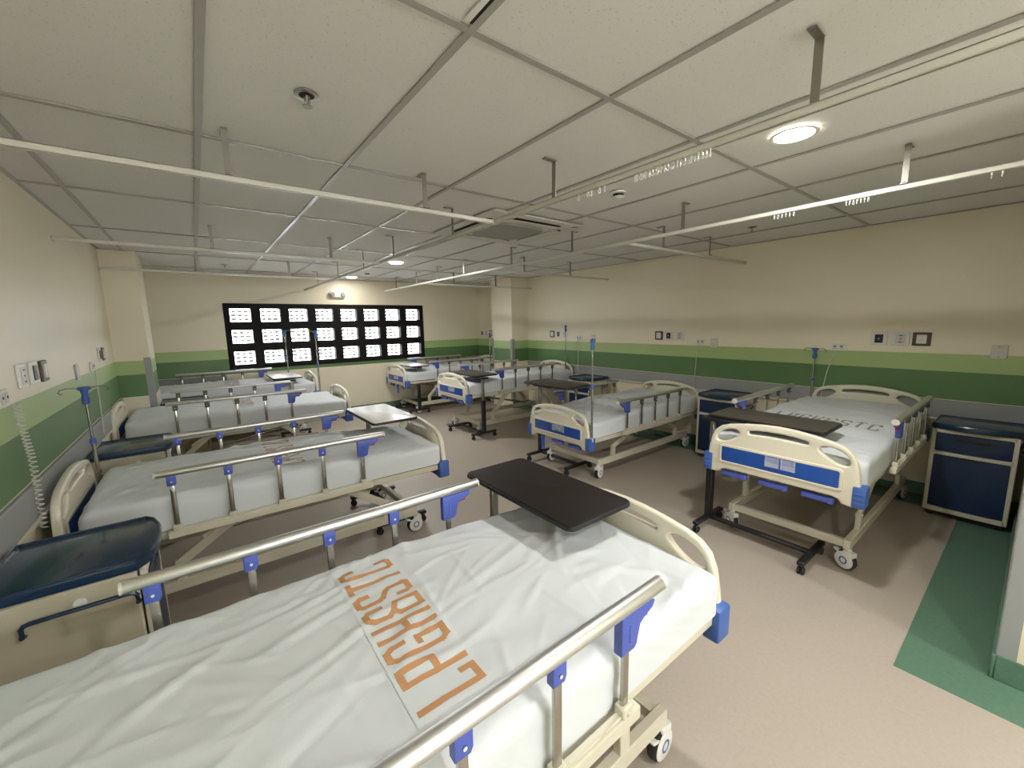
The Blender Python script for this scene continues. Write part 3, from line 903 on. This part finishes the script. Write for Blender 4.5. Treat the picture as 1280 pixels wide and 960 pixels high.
MLb = {
    'L1': ('A', 'ink_orange', 'white sheeted mattress in the foreground printed in large orange LPGH & STC letters'),
    'L2': ('B', 'ink_brown', 'white sheeted mattress on the second bed of the left row, beneath the white table'),
    'L3': ('C', 'ink_faint', 'white sheeted mattress on the third bed of the left row'),
    'L4': ('B', 'ink_faint', 'white sheeted mattress on the left-row bed beneath the window'),
    'R1': ('C', 'ink_grey', 'sheeted mattress on the nearest right-row bed, grey STC letters showing'),
    'R2': ('A', 'ink_faint', 'sheeted mattress on the lowest right-row bed with the drip pole at its foot'),
    'R3': ('B', 'ink_faint', 'sheeted mattress on the third bed of the right row'),
    'R4': ('C', 'ink_faint', 'sheeted mattress on the farthest bed of the right row')}
for k, (xf, yc, b, side) in BEDS.items():
    xc = xf - HL if not side else xf + HL
    rz = PI if side else 0.0
    low = (-1,) if k == 'L4' else ()
    cr = {'R2': (1, 0, 0), 'R4': (0, 1, 0)}.get(k, (0, 0, 0))
    make_bed(xc, yc, b, rz, BL[k], low, cr, 'joint' if k in ('L1', 'L2') else 'joint_grey',
             {'L1': -.035, 'L2': -.045, 'L3': -.035, 'L4': -.03, 'R1': -.015, 'R2': .06, 'R3': .03}.get(k, 0.0), 1.15 if k == 'R1' else .12)
    kind, ink, lb = MLb[k]
    mattress(kind, ink, (xc, yc, b), rz, lb, {'R1': .20}.get(k, 0.0))

# ================================================================== OVERBED TABLES
def table(x0, x1, y0, y1, z, colx, col_side, topm, label, foot_dx=0.0, base_y=None):
    """top spans x0..x1, y0..y1; column at x=colx near the y0 (-1) or y1 (+1) end"""
    t = thing('overbed_table', label, 'table', ((x0 + x1) / 2, (y0 + y1) / 2, 0), 0, 'overbed tables')
    ox, oy = (x0 + x1) / 2, (y0 + y1) / 2
    mb = MB().prism(rrect(x1 - x0, y1 - y0, .035), z - .022, z - .004, bevel=.003); mb.build('edge_band', M['black'], t)
    mb = MB().prism(rrect(x1 - x0 - .012, y1 - y0 - .012, .030), z - .006, z, bevel=.0015); mb.build('table_top', topm, t)
    if base_y is None: base_y = (y0 + .03, y1 - .06)
    yf = [base_y[0] - oy, base_y[1] - oy]
    yc = (yf[0] if col_side < 0 else yf[1])
    cx = colx - ox
    MB().box((cx, yc + (-.07 if col_side > 0 else .07), z - .034), (.10, .28, .022), .003).build('top_bracket', M['black'], t)
    MB().box((cx, yc, (.52 + z - .03) / 2), (.036, .030, z - .03 - .52), .004).build('inner_post', M['steel'], t)
    MB().box((cx, yc, (.07 + .53) / 2), (.052, .046, .46), .005).build('outer_post', M['black'], t)
    for y in yf:
        MB().box((cx + foot_dx, y, .075), (.40, .040, .026), .004).build('base_foot', M['black'], t)
        for s in (-1, 1):
            mb = MB()
            for q in (-1, 1): mb.lathe([(.0, q * .006), (.022, q * .006), (.025, q * .010), (.022, q * .018), (.0, q * .018)], (cx + foot_dx + s * .175, y, .025), 14, 'Y')
            mb.cyl((cx + foot_dx + s * .175, y, .03), (cx + foot_dx + s * .175, y, .065), .010, n=8)
            mb.box((cx + foot_dx + s * .175, y, .048), (.032, .024, .014), .004)
            mb.build('caster', M['rubber'], t)
    MB().box((cx, (yf[0] + yf[1]) / 2, .075), (.042, yf[1] - yf[0], .024), .004).build('crossbar', M['black'], t)
    return t
table(1.015, 1.390, .985, 1.735, .82, 1.10, 1, M['top_brown'], 'dark brown overbed table across the foreground bed', base_y=(1.00, 1.60))
table(.985, 1.350, 3.00, 3.735, .845, 1.13, 1, M['top_white'], 'white-topped overbed table on the second bed of the left row', base_y=(2.92, 3.57))
table(.80, 1.18, 6.53, 7.27, .86, 1.02, -1, M['top_white'], 'white-topped overbed table on the left-row bed beneath the window', base_y=(6.50, 7.12))
table(2.965, 3.335, .745, 1.475, .875, 2.985, 1, M['top_grey'], 'charcoal overbed table across the nearest right-row bed', base_y=(.765, 1.435))
table(2.965, 3.365, 2.95, 3.66, .895, 3.07, 1, M['top_grey'], 'charcoal overbed table between the drip pole bed and the bed beyond it', base_y=(2.87, 3.47))
table(2.93, 3.31, 4.62, 5.36, .875, 3.03, -1, M['top_grey'], 'charcoal overbed table on a black post beside the third right-row bed', base_y=(4.60, 5.24))
table(2.89, 3.24, 6.60, 7.30, .865, 3.03, -1, M['top_white'], 'white-topped overbed table at the farthest bed of the right row', base_y=(6.66, 7.30))

# ================================================================== BEDSIDE CABINETS
def cabinet(xb, yc, rz, label, bars=(-1,)):
    """xb: wall side x; front faces local +x"""
    D, W2, H = .410, .435, .755
    t = thing('bedside_cabinet', label, 'cabinet', (xb, yc, 0), rz, 'bedside cabinets')
    mb = MB().box((D / 2 - .01, 0, (.05 + .70) / 2), (D - .03, W2, .65), .006); mb.build('body', M['cab_body'], t)
    mb = MB().box((D / 2, 0, .028), (D - .05, W2 - .03, .030), .003)
    for x in (.06, D - .06):
        for y in (-.18, .18): mb.cyl((x, y, 0), (x, y, .02), .02, n=10)
    mb.build('plinth', M['rubber'], t)
    # front frame
    xf = D - .008
    mb = MB(); th = .022
    for y in (-1, 1): mb.box((xf, y * (W2 / 2 - .014), .375), (th, .028, .65), .004)
    for z in (.066, .515, .690): mb.box((xf, 0, z), (th, W2 - .03, .030 if z > .1 else .040), .004)
    mb.build('front_frame', M['guard_edge'], t)
    d = MB().prism([(xf - .004, -.198), (xf + .010, -.198), (xf + .016, -.1), (xf + .019, 0), (xf + .016, .1), (xf + .010, .198), (xf - .004, .198)], .535, .672, bevel=.004).build('drawer', M['cab_front'], t)
    mb = MB().prism([(xf + .008, -.13), (xf + .022, -.06), (xf + .025, 0), (xf + .022, .06), (xf + .008, .13)], .625, .650, bevel=.003); mb.build('pull_lip', M['dark_insert'], d)
    d = MB().prism([(xf - .004, -.198), (xf + .010, -.198), (xf + .016, -.1), (xf + .019, 0), (xf + .016, .1), (xf + .010, .198), (xf - .004, .198)], .090, .498, bevel=.004).build('door', M['cab_front'], t)
    MB().prism([(xf + .008, -.07), (xf + .021, -.03), (xf + .022, 0), (xf + .021, .03), (xf + .008, .07)], .482, .497, bevel=.002).build('pull_recess', M['dark_insert'], d)
    # moulded top with a bowed front and raised rim
    top = [(.0, -W2 / 2 - .008), (D - .02, -W2 / 2 - .008), (D + .008, -W2 / 2 + .03), (D + .032, -.10), (D + .038, 0), (D + .032, .10), (D + .008, W2 / 2 - .03), (D - .02, W2 / 2 + .008), (.0, W2 / 2 + .008)]
    tp = MB().prism(top, .704, .742, bevel=.007).build('top', M['cab_top'], t)
    inner = [(x * .93 + .012, y * .93) for x, y in top]
    rim = [(p[0], p[1], .744) for p in top[:1]]
    mb = MB(); ring = [Vector((x * .975 + .005, y * .975, .742)) for x, y in top]
    mb.tube(ring, .005, 8, True); mb.build('raised_rim', M['cab_top'], tp)
    for s in bars:
        y = s * (W2 / 2 + .022)
        mb = MB().tube([(.10, y - s * .022, .585), (.10, y, .592), (.10, y, .622), (.108, y, .632), (.12, y, .635), (.36, y, .635), (.372, y, .632), (.38, y, .622), (.38, y, .592), (.38, y - s * .022, .585)], .0075, 8)
        mb.build('towel_bar', M['cab_top'], t)
        mb = MB().tube([(.04, y - s * .02, .60), (.04, y, .60), (.04, y, .63), (.04, y - s * .01, .645)], .009, 8); mb.build('hook', M['cab_top'], t)
        mb = MB().lathe([(.0, 0), (.018, 0), (.018, s * .006), (.0, s * .008)], (.235, s * W2 / 2, .645), 14, 'Y'); mb.build('cable_grommet', M['white_plastic'], t)
    return t
cabinet(XL + .045, 2.15, 0, 'navy-topped bedside cabinet with cream side beside the foreground bed', (-1,))
cabinet(XL + .045, 4.02, 0, 'navy-topped bedside cabinet between the second and third left-row beds', (-1,))
cabinet(-.395, 6.16, 0, 'bedside cabinet in front of the left column, partly hidden by beds', ())
cabinet(XR - .055, .235, PI, 'dark blue bedside cabinet at the right edge, beside the wall corner', (1,))
cabinet(XR - .055, 2.12, PI, 'dark blue bedside cabinet between the two nearest right-row beds', (1,))
cabinet(XR - .055, 4.18, PI, 'navy-topped bedside cabinet behind the charcoal table, partly hidden', (1,))

# ================================================================== DRIP POLES
def iv_pole(x, y, z0, z1, rz, label, mid=None):
    t = thing('drip_pole', label, 'drip pole', (x, y, z0), rz, 'drip poles mounted on the beds')
    h = z1 - z0
    MB().cyl((0, 0, 0), (0, 0, h * .55), .0105, n=10).build('lower_tube', M['steel'], t)
    MB().cyl((0, 0, h * .5), (0, 0, h - .02), .0075, n=10).build('upper_tube', M['steel'], t)
    MB().cyl((0, 0, h * .53), (0, 0, h * .57), .017, .014, 12).build('collar', M['joint'], t)
    mb = MB().lathe([(.0, h - .10), (.017, h - .10), (.020, h - .07), (.015, h - .045), (.019, h - .02), (.022, h), (.0, h + .004)], n=14)
    mb.box((0, 0, h - .006), (.062, .026, .022), .007)
    mb.build('hook_head', M['bumper'], t)
    for s in (-1, 1):
        MB().tube([(s * .02, 0, h - .004), (s * .075, 0, h + .002), (s * .10, 0, h - .006), (s * .108, 0, h - .020), (s * .100, 0, h - .030), (s * .09, 0, h - .026)], .0032, 6).build('hook', M['steel'], t)
    MB().box((0, 0, .02), (.034, .034, .04), .005).build('socket', M['steel_cream'], t)
    return t
iv_pole(2.868, 2.513, .44, 1.41, .5, 'drip pole with blue head at the foot corner of the lowest right-row bed')
iv_pole(4.76, 1.345, .60, 1.272, 1.2, 'drip pole with blue head at the headboard of the nearest right-row bed')
iv_pole(4.76, 4.745, .60, 1.515, .9, 'thin drip pole at the headboard of the third right-row bed')
iv_pole(4.50, 6.54, .46, 1.39, .9, 'thin drip pole in front of the far edge of the right column')
iv_pole(-.565, 3.50, .50, 1.235, .3, 'drip pole with blue head and hooks near the left wall')
iv_pole(1.235, 5.79, .55, 1.515, .2, 'drip pole in front of the window, the taller and darker one')
iv_pole(1.13, 7.40, .60, 1.52, .2, 'slender pale drip pole in front of the window, left of the darker one')

# ================================================================== WALL PLATES
def plate(wall, y, z, kind, label, wd=.115, ht=.115):
    """wall: 'R' (faces -x) or 'L' (faces +x); built in local coords facing +x"""
    nm = {'dark': 'switch_plate', 'black': 'signal_plate', 'dots': 'socket_plate', 'blank': 'blank_plate', 'duplex': 'wall_outlet', 'thin': 'blank_plate'}[kind]
    if kind == 'duplex': wd, ht = .12, .075
    if kind == 'blank': wd, ht = .085, .11
    t = thing(nm, label, 'wall plate', (XL if wall == 'L' else XR, y, z), 0 if wall == 'L' else PI, 'wall plates over the beds')
    body = M['bronze'] if kind == 'dark' else M['white_plastic'] if kind != 'blank' else M['off_white']
    MB().box((.006, 0, 0), (.012, wd, ht), .003).build('plate', body, t)
    if kind == 'dark':
        MB().box((.015, 0, 0), (.010, wd * .56, ht * .66), .003).build('rocker', M['white_plastic'], t)
        MB().box((.0205, 0, 0), (.002, wd * .03, ht * .6)).build('rocker_gap', M['off_white'], t)
    elif kind == 'black':
        MB().box((.0135, 0, 0), (.006, wd * .50, ht * .66), .002).build('insert', M['dark_insert'], t)
        MB().cyl((.016, 0, 0), (.019, 0, 0), .008, n=12).build('button', M['grille'], t)
    elif kind == 'dots':
        MB().box((.0130, 0, 0), (.004, wd * .60, ht * .74), .001).build('insert', M['off_white'], t)
        for dz in (-.028, 0, .028):
            MB().box((.0155, 0, dz), (.002, .022 if dz else .014, .007)).build('socket_slot', M['dark_insert'], t)
    elif kind == 'duplex':
        for s in (-1, 1):
            MB().box((.0135, s * .026, 0), (.005, .036, .046), .002).build('socket', M['off_white'], t)
            MB().box((.0165, s * .026, .004), (.002, .014, .012)).build('socket_slot', M['dark_insert'], t)
    elif kind == 'blank':
        for s in (-1, 1): MB().cyl((.011, 0, s * .04), (.0135, 0, s * .04), .004, n=8).build('screw', M['steel'], t)
    return t
RN = {'R1': 'the nearest right-row bed', 'R2': 'the second right-row bed', 'R3': 'the third right-row bed', 'R4': 'the farthest right-row bed'}
for key, ys_ in (('R1', (('black', .914), ('dots', .769), ('dark', .636))), ('R2', (('dark', 3.156), ('black', 3.012), ('dots', 2.857))),
                 ('R3', (('dark', 5.235), ('black', 5.080), ('dots', 4.925))), ('R4', (('black', 7.43), ('dots', 7.28), ('dark', 7.10)))):
    for kind, y in ys_:
        plate('R', y, 1.368, kind, {'dark': 'bronze-framed white rocker switch', 'black': 'white wall plate with black insert', 'dots': 'white three-socket wall plate'}[kind] + ' above ' + RN[key])
plate('R', .198, 1.277, 'blank', 'pale blank wall plate at the far right, above the right-edge cabinet')
plate('R', 1.206, 1.283, 'duplex', 'white double outlet beside the drip pole of the nearest right-row bed')
plate('R', 2.579, 1.298, 'duplex', 'white double outlet with hanging cord above the second right-row bed')
plate('R', 2.411, 1.288, 'blank', 'pale blank wall plate right of the second right-row bed outlet')
plate('R', 4.60, 1.315, 'duplex', 'white double outlet with hanging cord above the third right-row bed')
plate('R', 4.30, 1.315, 'blank', 'pale blank wall plate behind the drip pole at the lowest bed')
plate('L', 3.00, 1.362, 'dots', 'white socket plate of the left wall group of three, nearest the camera')
plate('L', 3.18, 1.362, 'black', 'middle plate of the left wall group of three')
plate('L', 3.36, 1.358, 'dark', 'bronze-framed switch of the left wall group of three, nearest the window')
plate('L', 2.70, 1.290, 'duplex', 'white double outlet at the left edge of the photo')
plate('L', 4.127, 1.288, 'blank', 'narrow blank plate on the left wall above the drip pole')
plate('L', 4.66, 1.288, 'duplex', 'small outlet with cord on the left wall beside the blank plate')
plate('L', 5.05, 1.363, 'black', 'black-centred plate of the far left wall pair, nearer the camera')
plate('L', 5.22, 1.363, 'dark', 'bronze-framed switch of the far left wall pair, near the column')

# hanging cords
def cord(pts, label, coil=False):
    pts = [Vector(p) for p in pts]; out = []
    n = 40 if not coil else 360
    for i in range(n + 1):
        u = i / n * (len(pts) - 1); k = min(int(u), len(pts) - 2); p = pts[k].lerp(pts[k + 1], u - k)
        if coil:
            a = 2 * PI * 30 * i / n; p = p + Vector((.011 * math.cos(a), .011 * math.sin(a), 0))
        out.append(p)
    o = MB().tube(out, .0045 if not coil else .0035, 6).build('call_cord', M['cord'])
    tag(o, label, 'cord', 'nurse call cords')
cord([(XR - .02, 2.60, 1.27), (XR - .022, 2.615, 1.10), (XR - .028, 2.63, .70)], 'pale cord hanging from the outlet above the second right-row bed')
cord([(XR - .02, 1.22, 1.25), (XR - .03, 1.27, 1.05), (XR - .03, 1.315, .70)], 'pale cord hanging behind the nearest right-row headboard')
cord([(XR - .02, 4.62, 1.29), (XR - .025, 4.60, 1.0), (XR - .03, 4.61, .78)], 'pale cord hanging beside the third right-row headboard')
cord([(XL + .03, 2.74, 1.26), (XL + .035, 2.79, 1.0), (XL + .035, 2.78, .66)], 'coiled pale cord on the left wall beside the second bed', True)
cord([(XL + .02, 4.66, 1.25), (XL + .03, 4.55, 1.0), (XL + .04, 4.45, .76)], 'thin cord on the left wall behind the cabinet')
